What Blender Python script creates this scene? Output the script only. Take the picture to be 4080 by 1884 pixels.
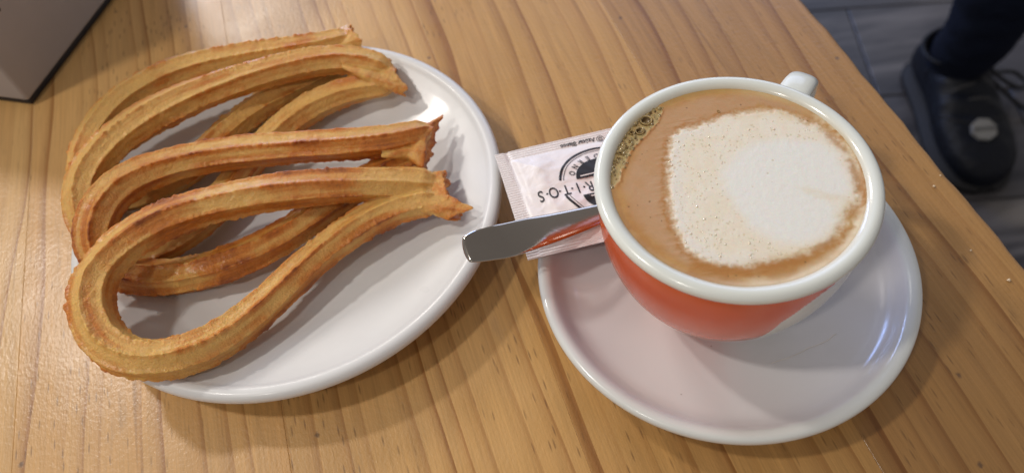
import bpy, bmesh, math, random
import numpy as np
from mathutils import Vector, Matrix, kdtree
for o in list(bpy.data.objects): bpy.data.objects.remove(o)
S = bpy.context.scene
C = S.collection
rad = math.radians
random.seed(4)

# ------------------------------------------------------------ camera
PITCH, ROLL, FPX, CAMH = .9735, -.1642, 769.5, .3
f = Vector((0, math.cos(PITCH), -math.sin(PITCH))); r0 = Vector((1, 0, 0)); u0 = r0.cross(f)
r_ = r0*math.cos(ROLL)+u0*math.sin(ROLL); u_ = -r0*math.sin(ROLL)+u0*math.cos(ROLL)
cam = bpy.data.cameras.new('camera'); co = bpy.data.objects.new('camera', cam); C.objects.link(co)
M = Matrix((r_, u_, -f)).transposed().to_4x4(); M.translation = Vector((0, 0, CAMH)); co.matrix_world = M
cam.sensor_width = 36; cam.lens = FPX/1024*36; cam.clip_start = .01; cam.clip_end = 60
cam.dof.use_dof = True; cam.dof.focus_distance = .30; cam.dof.aperture_fstop = 9.0
S.camera = co
# ------------------------------------------------------------ room light
w = bpy.data.worlds.new('World'); S.world = w; w.use_nodes = True
nt = w.node_tree; bg = nt.nodes['Background']
tc = nt.nodes.new('ShaderNodeTexCoord'); sx = nt.nodes.new('ShaderNodeSeparateXYZ'); rp = nt.nodes.new('ShaderNodeValToRGB')
nt.links.new(tc.outputs['Generated'], sx.inputs[0]); nt.links.new(sx.outputs['Z'], rp.inputs[0]); nt.links.new(rp.outputs[0], bg.inputs[0])
rp.color_ramp.elements[0].position = 0; rp.color_ramp.elements[0].color = (.345, .325, .32, 1)
rp.color_ramp.elements[1].position = .9; rp.color_ramp.elements[1].color = (.19, .175, .165, 1)
bg.inputs[1].default_value = 1.0

def lamp(name, loc, target, size, power, color, size_y=None):
    l = bpy.data.lights.new(name, 'AREA'); l.shape = 'RECTANGLE' if size_y else 'DISK'
    l.size = size
    if size_y: l.size_y = size_y
    l.energy = power; l.color = color
    o = bpy.data.objects.new(name, l); C.objects.link(o); o.location = loc
    o.rotation_euler = (Vector(target)-Vector(loc)).to_track_quat('-Z', 'Y').to_euler(); return o
WARM = (1.0, .94, .865)
lamp('ceiling_spot', (-.55, -.40, 1.05), (0, .2, 0), .08, 2.3, WARM)
lamp('ceiling_spot', (-.66, .14, 1.05), (0, .2, 0), .08, 4.0, WARM)
lamp('ceiling_spot', (-.85, .86, 1.05), (0, .2, 0), .10, 5.9, WARM)
lamp('ceiling_spot', (-.84, 1.92, 1.15), (0, .2, 0), .50, 12.0, WARM)
lamp('window_or_fill_light', (1.1, 3.0, 1.3), (.2, .3, 0), 1.8, 19.0, (.56, .68, 1.0), 1.5)
lamp('window_or_fill_light', (-.9, 3.4, .4), (.75, .9, -.7), 1.0, 34.0, (.32, .48, 1.0), .6)  # added blue fill to tint the boot, not a second window
S.view_settings.view_transform = 'Standard'; S.view_settings.look = 'None'
S.view_settings.exposure = 0; S.view_settings.gamma = 1
S.render.engine = 'CYCLES'

# ------------------------------------------------------------ helpers
def prop(o, label=None, cat=None, group=None, kind=None):
    for k, v in (('label', label), ('category', cat), ('group', group), ('kind', kind)):
        if v: o[k] = v
    return o
def empty(name, loc, rz, label, cat, group=None):
    o = bpy.data.objects.new(name, None); C.objects.link(o); o.location = loc; o.rotation_euler = (0, 0, rz)
    o.empty_display_size = .01
    return prop(o, label, cat, group)
def wmat(o):
    m = Matrix.LocRotScale(o.location, o.rotation_euler, None)
    return wmat(o.parent) @ o.matrix_parent_inverse @ m if o.parent else m
def mesh(name, V, F, mat, parent=None, smooth=True, cols=None, world=True):
    """V in world coordinates (moved into the parent's frame when it has one)"""
    me = bpy.data.meshes.new(name)
    me.from_pydata([tuple(v) for v in V], [], [tuple(int(i) for i in q) for q in F])
    if cols is not None:
        at = me.color_attributes.new('Col', 'FLOAT_COLOR', 'POINT')
        c = np.ones((len(V), 4), np.float32); c[:, :3] = np.asarray(cols)[:, :3]
        at.data.foreach_set('color', c.ravel())
    if smooth: me.polygons.foreach_set('use_smooth', [True]*len(me.polygons))
    for m in (mat if isinstance(mat, (list, tuple)) else [mat]): me.materials.append(m)
    me.update()
    o = bpy.data.objects.new(name, me); C.objects.link(o)
    if parent:
        o.parent = parent
        if world:
            pm = wmat(parent)
            o.matrix_parent_inverse = pm.inverted()
    return o
def grid_faces(n, m, wrap_m=True, wrap_n=False):
    i = np.arange(n if wrap_n else n-1)[:, None]; j = np.arange(m if wrap_m else m-1)[None]
    i2 = (i+1) % n; j2 = (j+1) % m
    return np.stack([i*m+j, i*m+j2, i2*m+j2, i2*m+j], -1).reshape(-1, 4)
def _h(ix, iy, iz, s):
    n = (ix*374761393+iy*668265263+iz*2147483647+s*974634777) & 0xffffffff
    n = ((n ^ (n >> 13))*1274126177) & 0xffffffff
    return ((n ^ (n >> 16)) & 0xffff)/65535.
def noise(p, scale, seed=0):
    """value noise, -1..1, p (N,3)"""
    q = np.asarray(p, float)*scale; i = np.floor(q).astype(np.int64); t = q-i; t = t*t*(3-2*t); o = 0
    for dx in (0, 1):
        for dy in (0, 1):
            for dz in (0, 1):
                wgt = (t[:, 0] if dx else 1-t[:, 0])*(t[:, 1] if dy else 1-t[:, 1])*(t[:, 2] if dz else 1-t[:, 2])
                o = o+wgt*_h(i[:, 0]+dx, i[:, 1]+dy, i[:, 2]+dz, seed)
    return o*2-1
def fbm(p, scale, seed=0, oc=3):
    return sum(noise(p, scale*2**k, seed+k)*.5**k for k in range(oc))
def sstep(a, b, x):
    t = np.clip((x-a)/(b-a), 0, 1); return t*t*(3-2*t)
def box(x0, y0, z0, x1, y1, z1, bev=0, seg=2):
    bm = bmesh.new(); r = bmesh.ops.create_cube(bm, size=1)
    for v in bm.verts:
        v.co = Vector((x0+(v.co.x+.5)*(x1-x0), y0+(v.co.y+.5)*(y1-y0), z0+(v.co.z+.5)*(z1-z0)))
    if bev: bmesh.ops.bevel(bm, geom=bm.edges[:], offset=bev, segments=seg, affect='EDGES', profile=.5)
    V = [v.co.copy() for v in bm.verts]; bm.verts.index_update(); F = [[v.index for v in q.verts] for q in bm.faces]; bm.free()
    return V, F
def lathe(prof, n=256, c=(0, 0), ax=1., ay=1., rot=0.):
    a = np.linspace(0, 2*np.pi, n, endpoint=False); P = np.asarray(prof, float)
    x = np.outer(P[:, 0], np.cos(a))*ax; y = np.outer(P[:, 0], np.sin(a))*ay
    X = x*math.cos(rot)-y*math.sin(rot)+c[0]; Y = x*math.sin(rot)+y*math.cos(rot)+c[1]
    Z = np.outer(P[:, 1], np.ones(n))
    return np.stack([X, Y, Z], -1).reshape(-1, 3), grid_faces(len(P), n)
def spline(pts, n):
    """Catmull-Rom through pts (K,d), n samples evenly spaced"""
    p = np.asarray(pts, float); p = np.vstack([2*p[0]-p[1], p, 2*p[-1]-p[-2]]); out = []
    for k in range(1, len(p)-2):
        t = np.linspace(0, 1, 24, endpoint=False)[:, None]; a, b, c, d = p[k-1], p[k], p[k+1], p[k+2]
        out.append(.5*(2*b+(c-a)*t+(2*a-5*b+4*c-d)*t**2+(3*b-a-3*c+d)*t**3))
    o = np.vstack(out+[p[-2:-1]])
    s = np.r_[0, np.cumsum(np.linalg.norm(np.diff(o[:, :3], axis=0), axis=1))]; q = np.linspace(0, s[-1], n)
    return np.stack([np.interp(q, s, o[:, k]) for k in range(o.shape[1])], 1)
def frames(P):
    T = np.gradient(P, axis=0); T /= np.linalg.norm(T, axis=1)[:, None]
    N = np.zeros_like(P); n = np.cross(T[0], [0, 0, 1.]); n /= np.linalg.norm(n); N[0] = n
    for i in range(1, len(P)):
        n = n-T[i]*(n@T[i]); n /= np.linalg.norm(n); N[i] = n
    return T, N, np.cross(T, N)
def tube(P, R, n=24, cap=True):
    """round tube; R scalar / (N,) / (N,2) half axes"""
    P = np.asarray(P, float); T, N, B = frames(P); R = np.broadcast_to(np.asarray(R, float).reshape(-1, 1) if np.ndim(R) == 1 else R, (len(P), 2)) if np.ndim(R) < 2 else R
    a = np.linspace(0, 2*np.pi, n, endpoint=False)
    V = P[:, None]+N[:, None]*(np.cos(a)[None, :, None]*R[:, 0][:, None, None])+B[:, None]*(np.sin(a)[None, :, None]*R[:, 1][:, None, None])
    V = V.reshape(-1, 3); F = [list(q) for q in grid_faces(len(P), n)]
    if cap: F += [list(range(n))[::-1], list(range((len(P)-1)*n, len(P)*n))]
    return V, F

class NB:
    """small node builder"""
    def __init__(s, name):
        s.m = bpy.data.materials.new(name); s.m.use_nodes = True; s.t = s.m.node_tree; s.n = s.t.nodes; s.L = s.t.links
        s.b = s.n['Principled BSDF']
    def N(s, typ, ins=None, **kw):
        x = s.n.new('ShaderNode'+typ)
        for k, v in kw.items(): setattr(x, k, v)
        for k, v in (ins or {}).items(): s.set(x.inputs[k], v)
        return x
    def set(s, inp, v):
        if hasattr(v, 'default_value') or isinstance(v, bpy.types.NodeSocket): s.L.new(v, inp)
        else: inp.default_value = v
    def math(s, op, a, b=0, c=0, clamp=False):
        x = s.N('Math', {0: a, 1: b, 2: c}, operation=op); x.use_clamp = clamp; return x.outputs[0]
    def ramp(s, fac, stops, interp='LINEAR'):
        x = s.N('ValToRGB', {0: fac}); cr = x.color_ramp; cr.interpolation = interp
        while len(cr.elements) < len(stops): cr.elements.new(.5)
        for e, (p, c) in zip(cr.elements, stops): e.position = p; e.color = (*c, 1) if len(c) == 3 else c
        return x.outputs[0]
    def mix(s, fac, a, b, mode='MIX'):
        x = s.N('Mix', data_type='RGBA', blend_type=mode); s.set(x.inputs[0], fac)
        for k, v in ((6, a), (7, b)): s.set(x.inputs[k], (*v, 1) if isinstance(v, tuple) and len(v) == 3 else v)
        return x.outputs[2]
    def noise(s, vec, scale, detail=2, rough=.5, dist=0):
        return s.N('TexNoise', {'Vector': vec, 'Scale': scale, 'Detail': detail, 'Roughness': rough, 'Distortion': dist}).outputs['Fac']
    def xf(s, vec, scale=(1, 1, 1), loc=(0, 0, 0)):
        x = s.N('Mapping', {'Vector': vec, 'Scale': scale, 'Location': loc}); return x.outputs[0]
    def P(s, **kw):
        for k, v in kw.items():
            k = k.replace('_', ' ')
            s.set(s.b.inputs[k], (*v, 1) if isinstance(v, tuple) and len(v) == 3 and 'Color' in k or (isinstance(v, tuple) and k == 'Specular Tint') else v)
        return s
    def bump(s, h, strength, dist):
        x = s.N('Bump', {'Height': h, 'Strength': strength, 'Distance': dist}); s.L.new(x.outputs[0], s.b.inputs['Normal']); return x
def plain(name, col, rough, spec=.5, metal=0., bump=None, var=0., coat=0.):
    b = NB(name); o = b.N('TexCoord').outputs['Object']
    if var:
        n = b.noise(o, 60, 4); c = b.mix(n, tuple(x*(1-var) for x in col), tuple(min(1, x*(1+var)) for x in col)); b.P(Base_Color=c)
    else: b.P(Base_Color=col)
    b.P(Roughness=rough, Metallic=metal, Specular_IOR_Level=spec, Coat_Weight=coat, Coat_Roughness=.05)
    if bump: b.bump(b.noise(o, bump[0], 3), bump[1], bump[2])
    return b.m

# ------------------------------------------------------------ materials
def wood_material():
    b = NB('varnished_pine'); tcn = b.N('TexCoord'); o = tcn.outputs['Object']; info = b.N('ObjectInfo').outputs['Random']
    off = b.N('CombineXYZ', {0: b.math('MULTIPLY', info, 7.3), 1: b.math('MULTIPLY', info, 31.7), 2: b.math('MULTIPLY', info, 3.1)}).outputs[0]
    p = b.N('VectorMath', {0: o, 1: off}, operation='ADD').outputs[0]
    # grain lines run along y; a slow wander across x
    wand = b.noise(b.xf(p, (1.6, 1.9, 1)), 2.2, 1, .4)
    wand2 = b.noise(b.xf(p, (22, 7.0, 1)), 1.0, 2, .5)
    sepx = b.N('SeparateXYZ', {0: p}).outputs['X']
    x = b.math('ADD', sepx, b.math('MULTIPLY', b.math('SUBTRACT', wand, .5), .034))
    x = b.math('ADD', x, b.math('MULTIPLY', b.math('SUBTRACT', wand2, .5), .0045))
    # irregular ring spacing: warp x by its own 1-D noise
    xw = b.noise(b.N('CombineXYZ', {0: x}).outputs[0], 38, 1, .5)
    x2 = b.math('ADD', x, b.math('MULTIPLY', xw, .030))
    saw = b.math('FRACT', b.math('MULTIPLY', x2, 84))
    ringid = b.math('FLOOR', b.math('MULTIPLY', x2, 84))
    late = b.ramp(saw, [(0, (0, 0, 0)), (.45, (.12,)*3), (.78, (.48,)*3), (.92, (1,)*3), (.985, (.85,)*3), (1, (0, 0, 0))])
    rnd = b.N('TexWhiteNoise', {'W': ringid}, noise_dimensions='1D').outputs['Value']
    amt = b.math('MULTIPLY', late, b.math('ADD', b.math('MULTIPLY', rnd, .95), .12))
    big = b.noise(b.xf(p, (7, 2.2, 1)), 2.0, 3, .55)
    fib = b.noise(b.xf(p, (1100, 26, 1)), 1.0, 3, .6)
    fib2 = b.noise(b.xf(p, (260, 9, 1)), 1.0, 3, .6)
    light = b.mix(big, (.630, .400, .158), (.500, .278, .092))
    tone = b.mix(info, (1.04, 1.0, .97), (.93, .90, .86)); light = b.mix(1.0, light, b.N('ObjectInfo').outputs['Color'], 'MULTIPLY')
    dk = b.mix(1.0, light, (.56, .43, .32), 'MULTIPLY'); col = b.mix(amt, light, dk)
    k = b.math('ADD', b.math('MULTIPLY', fib, .50), b.math('MULTIPLY', fib2, .34)); k = b.math('ADD', k, .58)
    col = b.mix(1.0, col, b.N('CombineXYZ', {0: k, 1: k, 2: k}).outputs[0], 'MULTIPLY')
    # short dark resin canals
    v = b.N('TexVoronoi', {'Vector': b.xf(p, (560, 85, 1)), 'Scale': 1.0, 'Randomness': 1.0}, voronoi_dimensions='2D')
    pick = b.N('TexWhiteNoise', {'Vector': v.outputs['Position']}, noise_dimensions='3D').outputs['Value']
    dash = b.math('MULTIPLY', b.ramp(v.outputs['Distance'], [(0, (1,)*3), (.13, (.8,)*3), (.27, (0, 0, 0))]), b.math('GREATER_THAN', pick, .80))
    patch = b.ramp(b.noise(b.xf(p, (16, 6, 1)), 1.0, 2), [(.40, (0, 0, 0)), (.56, (1, 1, 1))])
    dash = b.math('MULTIPLY', dash, patch)
    col = b.mix(b.math('MULTIPLY', dash, .62), col, (.13, .065, .025))
    # grey grubby smears and a few dark streaks in the grain
    sm = b.ramp(b.noise(b.xf(p, (70, 14, 1)), 1.0, 4, .6), [(.66, (0, 0, 0)), (.76, (1, 1, 1))])
    col = b.mix(b.math('MULTIPLY', sm, .30), col, (.20, .135, .09))
    st = b.ramp(b.noise(b.xf(p, (190, 5, 1)), 1.0, 2, .5), [(.69, (0, 0, 0)), (.78, (1, 1, 1))])
    col = b.mix(b.math('MULTIPLY', st, .45), col, (.15, .062, .02))
    b.P(Base_Color=col, Specular_IOR_Level=.45, Coat_Weight=.35, Coat_Roughness=.24, Coat_IOR=1.45)
    kv = b.N('TexVoronoi', {'Vector': b.xf(p, (26, 20, 1)), 'Scale': 1.0, 'Randomness': 1.0}, voronoi_dimensions='2D')
    kp = b.N('TexWhiteNoise', {'Vector': kv.outputs['Position']}, noise_dimensions='3D').outputs['Value']
    kd_ = b.math('ADD', kv.outputs['Distance'], b.math('MULTIPLY', b.math('SUBTRACT', b.noise(p, 900, 2), .5), .03))
    kn = b.math('MULTIPLY', b.ramp(kd_, [(0, (1,)*3), (.014, (.9,)*3), (.034, (0, 0, 0))]), b.math('GREATER_THAN', kp, .76))
    col = b.mix(b.math('MULTIPLY', kn, .75), col, (.10, .06, .04)); b.P(Base_Color=col)
    rough = b.ramp(b.noise(o, 45, 4), [(.3, (.34,)*3), (.7, (.50,)*3)]); b.P(Roughness=rough)
    peel = b.noise(b.xf(o, (1, .7, 1)), 620, 2, .6); peel2 = b.noise(b.xf(o, (1, .3, 1)), 1100, 2, .6)
    h = b.math('ADD', b.math('MULTIPLY', peel, .7), b.math('MULTIPLY', peel2, .3)); 
    bn = b.bump(h, .30, .0007); b.L.new(bn.outputs[0], b.b.inputs['Coat Normal'])
    return b.m
def glaze(name, col, spots=True, attr=False, rough=.16, coat=.18):
    b = NB(name); o = b.N('TexCoord').outputs['Object']
    c = b.N('Attribute', attribute_name='Col').outputs['Color'] if attr else None
    n = b.noise(o, 25, 3); base = c if attr else b.mix(n, tuple(x*.97 for x in col), col)
    v = b.N('TexVoronoi', {'Vector': o, 'Scale': 170.0}); pk = b.N('TexWhiteNoise', {'Vector': v.outputs['Position']}, noise_dimensions='3D').outputs['Value']
    sp = b.math('MULTIPLY', b.math('LESS_THAN', v.outputs['Distance'], .065), b.math('GREATER_THAN', pk, .93))
    base = b.mix(b.math('MULTIPLY', sp, .55 if spots else 0), base, (.28, .25, .23))
    sc = b.noise(o, 14, 5, .7)
    b.P(Base_Color=base, Roughness=b.ramp(sc, [(.35, (rough*.7,)*3), (.65, (rough*1.7,)*3)]), Specular_IOR_Level=.5, Coat_Weight=coat, Coat_Roughness=.11)
    b.bump(b.noise(o, 90, 2), .06, .0008)
    return b.m
def churro_material():
    b = NB('fried_dough'); o = b.N('TexCoord').outputs['Object']; a = b.N('Attribute', attribute_name='Col').outputs['Color']
    n = b.noise(o, 1300, 3, .7); n2 = b.noise(o, 320, 4, .65)
    k = b.math('ADD', b.math('MULTIPLY', n, .50), b.math('ADD', b.math('MULTIPLY', n2, .36), .57))
    c = b.mix(1.0, a, b.N('CombineXYZ', {0: k, 1: b.math('POWER', k, 1.2), 2: b.math('POWER', k, 1.5)}).outputs[0], 'MULTIPLY')
    b.P(Base_Color=c, Roughness=b.ramp(n, [(.35, (.28,)*3), (.65, (.60,)*3)]), Specular_IOR_Level=.5)
    b.P(Coat_Weight=.18, Coat_Roughness=.25); b.P(Subsurface_Weight=.35, Subsurface_Scale=.004); b.b.inputs['Subsurface Radius'].default_value = (1, .45, .15)
    b.bump(b.math('ADD', n, n2), .75, .0010)
    return b.m
def coffee_material():
    b = NB('milk_foam'); o = b.N('TexCoord').outputs['Object']; a = b.N('Attribute', attribute_name='Col').outputs['Color']
    n = b.noise(o, 1500, 2, .6); k = b.math('ADD', b.math('MULTIPLY', n, .12), .94)
    c = b.mix(1.0, a, b.N('CombineXYZ', {0: k, 1: k, 2: k}).outputs[0], 'MULTIPLY')
    b.P(Base_Color=c, Roughness=.40, Specular_IOR_Level=.35, Subsurface_Weight=.15, Subsurface_Scale=.003)
    b.bump(b.noise(o, 700, 2, .5), .03, .0003)
    return b.m
def steel_material():
    b = NB('polished_steel'); o = b.N('TexCoord').outputs['Object']
    s = b.noise(b.xf(o, (60, 900, 60)), 1.0, 3, .7)
    b.P(Base_Color=(.50, .455, .41), Metallic=1.0, Roughness=b.ramp(s, [(.35, (.06,)*3), (.7, (.15,)*3)]))
    b.bump(s, .05, .0002); return b.m
def paper_material():
    b = NB('sachet_paper'); o = b.N('TexCoord').outputs['Object']
    b.P(Base_Color=b.mix(b.noise(o, 40, 3), (.83, .79, .80), (.87, .83, .84)), Roughness=.42, Specular_IOR_Level=.4, Coat_Weight=.15, Coat_Roughness=.2)
    b.bump(b.noise(o, 110, 3, .55, .8), .5, .0016); return b.m
def tile_material():
    b = NB('wood_look_floor_tile'); o = b.N('TexCoord').outputs['Object']; info = b.N('ObjectInfo').outputs['Random']
    p = b.N('VectorMath', {0: o, 1: b.N('CombineXYZ', {0: b.math('MULTIPLY', info, 17), 1: b.math('MULTIPLY', info, 9)}).outputs[0]}, operation='ADD').outputs[0]
    n = b.noise(b.xf(p, (2.2, 16, 1)), 1.0, 4, .6, .4); n2 = b.noise(b.xf(p, (5, 5, 1)), 1.0, 3)
    c = b.ramp(n, [(.30, (.022, .021, .024)), (.50, (.075, .069, .068)), (.70, (.215, .198, .188))])
    c = b.mix(b.math('MULTIPLY', n2, .5), c, (.085, .083, .10))
    b.P(Base_Color=c, Roughness=.42, Specular_IOR_Level=.4); b.bump(n, .2, .002); return b.m
def leather_material():
    b = NB('black_leather'); o = b.N('TexCoord').outputs['Object']
    n = b.noise(o, 160, 4, .6)
    b.P(Base_Color=b.mix(n, (.001, .0015, .004), (.004, .0065, .014)), Roughness=.52, Specular_IOR_Level=.28); b.bump(b.noise(o, 34, 4, .6), .6, .008); return b.m
def denim_material():
    b = NB('dark_navy_cloth'); o = b.N('TexCoord').outputs['Object']
    b.P(Base_Color=b.mix(b.noise(o, 500, 2), (.003, .005, .012), (.008, .012, .028)), Roughness=.9, Specular_IOR_Level=.15); b.bump(b.noise(o, 30, 3), .6, .01); return b.m
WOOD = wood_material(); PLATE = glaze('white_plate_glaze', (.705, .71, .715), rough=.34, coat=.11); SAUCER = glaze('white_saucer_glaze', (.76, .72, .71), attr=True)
CUP = glaze('cup_glaze', (.8, .8, .8), attr=True, spots=False); CHURRO = churro_material(); COFFEE = coffee_material(); STEEL = steel_material()
PAPER = paper_material(); INK = plain('black_ink', (.018, .016, .018), .45); WHITEINK = plain('white_print', (.80, .76, .76), .45)
TILE = tile_material(); GROUT = plain('dark_grout', (.018, .018, .022), .8); LEATHER = leather_material(); DENIM = denim_material()
RUBBER = plain('black_rubber', (.008, .008, .010), .7, var=.2); LACE = plain('grey_lace', (.035, .035, .038), .8)
BOXGREY = plain('grey_satin_metal', (.40, .385, .40), .38, .5, .0, (700, .08, .0003), .06); DARKRIM = plain('dark_base_rim', (.012, .012, .018), .5)

# ============================================================ SETTING
# floor far below the table: wood-look tiles
FR = -.14
fl = mesh('floor', *box(-2.5, -2.0, -.775, 3.5, 4.5, -.7545), GROUT, smooth=False); prop(fl, kind='structure')
def tile(x0, y0, x1, y1):
    V, F = box(x0+.0015, y0+.0015, -.770, x1-.0015, y1-.0015, -.75, .0012, 1)
    V = [Vector((v.x*math.cos(FR)-v.y*math.sin(FR), v.x*math.sin(FR)+v.y*math.cos(FR), v.z)) for v in V]
    mesh('tile', V, F, TILE, fl, smooth=False)
# joints: rows .235 apart in the rotated frame
def rotinv(x, y): return x*math.cos(FR)+y*math.sin(FR), -x*math.sin(FR)+y*math.cos(FR)
jx, jy = rotinv(.697, .99); ry = rotinv(.70, 1.115)[1]
for k in range(-5, 5):
    y1 = ry+k*.233; y0 = y1-.233
    shift = jx if k == 0 else jx+[.38, -.31, .52, -.18, .22][k % 5]
    for m in range(-3, 3): tile(shift+m*1.2, y0, shift+(m+1)*1.2, y1)

# ============================================================ TABLE
YAW = .1702
tb = empty('table', (0, 0, 0), YAW, 'varnished pine table top of glued boards under the two plates', 'table')
joints = [-.62, -.515, -.408, -.303, -.1965, -.083, .0303, .133, .2372]
for i in range(len(joints)-1):
    x0, x1 = joints[i]+.00002, joints[i+1]-.00002
    last = i == len(joints)-2
    # board section: small arris at the joints, rounded nosing on the free edge; top 0
    sec = [(x0, -.027), (x0, -.00012), (x0+.0002, 0)]
    n = 10
    if last:
        rr = .0035
        sec += [(x0+(x1-rr-x0)*k/n, 0) for k in range(1, n)]+[(x1-rr+rr*math.sin(a), -rr+rr*math.cos(a)) for a in np.linspace(0, math.pi/2, 8)]+[(x1, -.025), (x1-.002, -.027)]
    else: sec += [(x1-.0002, 0), (x1, -.00012), (x1, -.027)]
    ys = np.linspace(-.35, 1.10, 3 if not last else 200); V = []
    for y in ys:
        for (a, z) in sec:
            wob = 0
            if last and a > x1-.004: wob = .0005*math.sin(y*31)+.00035*math.sin(y*97+1)+.0003*math.sin(y*263)
            V.append((a+wob*(1 if z > -.01 else .4), y, z))
    m = len(sec); F = grid_faces(len(ys), m).tolist()+[list(range(m)), list(range((len(ys)-1)*m, len(ys)*m))[::-1]]
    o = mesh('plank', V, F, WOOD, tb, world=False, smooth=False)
    o.color = (*[(1.0, .99, .97), (1.04, 1.03, 1.0), (1.02, 1.0, .97), (1.02, 1.0, 1.0), (1.05, 1.0, .96), (1.0, .97, .94), (.90, .84, .76), (.69, .61, .55)][i], 1)  # board tones, with light falloff to the right painted into the last two
    if last: prop(o, label='outer board with worn rounded edge')

# ============================================================ GREY BOX
bx = empty('dispenser_box', (-.2602, .3496, 0), 1.2014, 'dark grey upright box standing on the table behind the churro plate', 'box')
mesh('base_rim', *box(-.0006, .0006-.0005, .0002, .150, .1105, .0045, .001), DARKRIM, bx, world=False)
V, F = box(-.0020, -.0015, .0045, .1525, .1125, .17, .0022, 3)
mesh('housing', V, F, BOXGREY, bx, world=False)
for (x, z) in ((.020, .052), (.016, .075), (.060, .060)):
    V, F = lathe([(0, 0), (.0011, 0), (.0013, .0004), (.0009, .0009), (0, .001)], 14)
    V = [Vector((x+v[0], -.0015-v[2], z+v[1])) for v in V]
    mesh('rivet', V, F, DARKRIM, bx, world=False)

# ============================================================ CHURRO PLATE
PC = (-.101, .2336)
pl = empty('oval_plate', (PC[0], PC[1], 0), 0, 'large white glazed plate holding the four churro loops', 'plate')
prof = [(0, .0062), (.030, .0062), (.050, .0063), (.056, .0066), (.061, .0075), (.066, .0092), (.072, .0115), (.080, .0145), (.088, .0176), (.0922, .0195), (.0945, .0207), (.0952, .0212),
        (.0957, .0219), (.0966, .0223), (.0980, .0226), (.0994, .0224), (.1006, .0217), (.1014, .0206), (.1016, .0190), (.1012, .0176), (.1000, .0166), (.094, .0150), (.080, .0098), (.070, .0058), (.064, .0030), (.062, .0008), (.060, .0002), (.058, .0010), (.056, .0024), (.02, .0026), (0, .0026)]
PP = spline([(a, b, 0) for a, b in prof], 150)[:, :2]
V, F = lathe(PP, 320, PC, 1.008, .992, .8)
V = np.asarray(V); V[:, 2] = np.maximum(V[:, 2], .0002)
mesh('dish', V, F, PLATE, pl)

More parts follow.
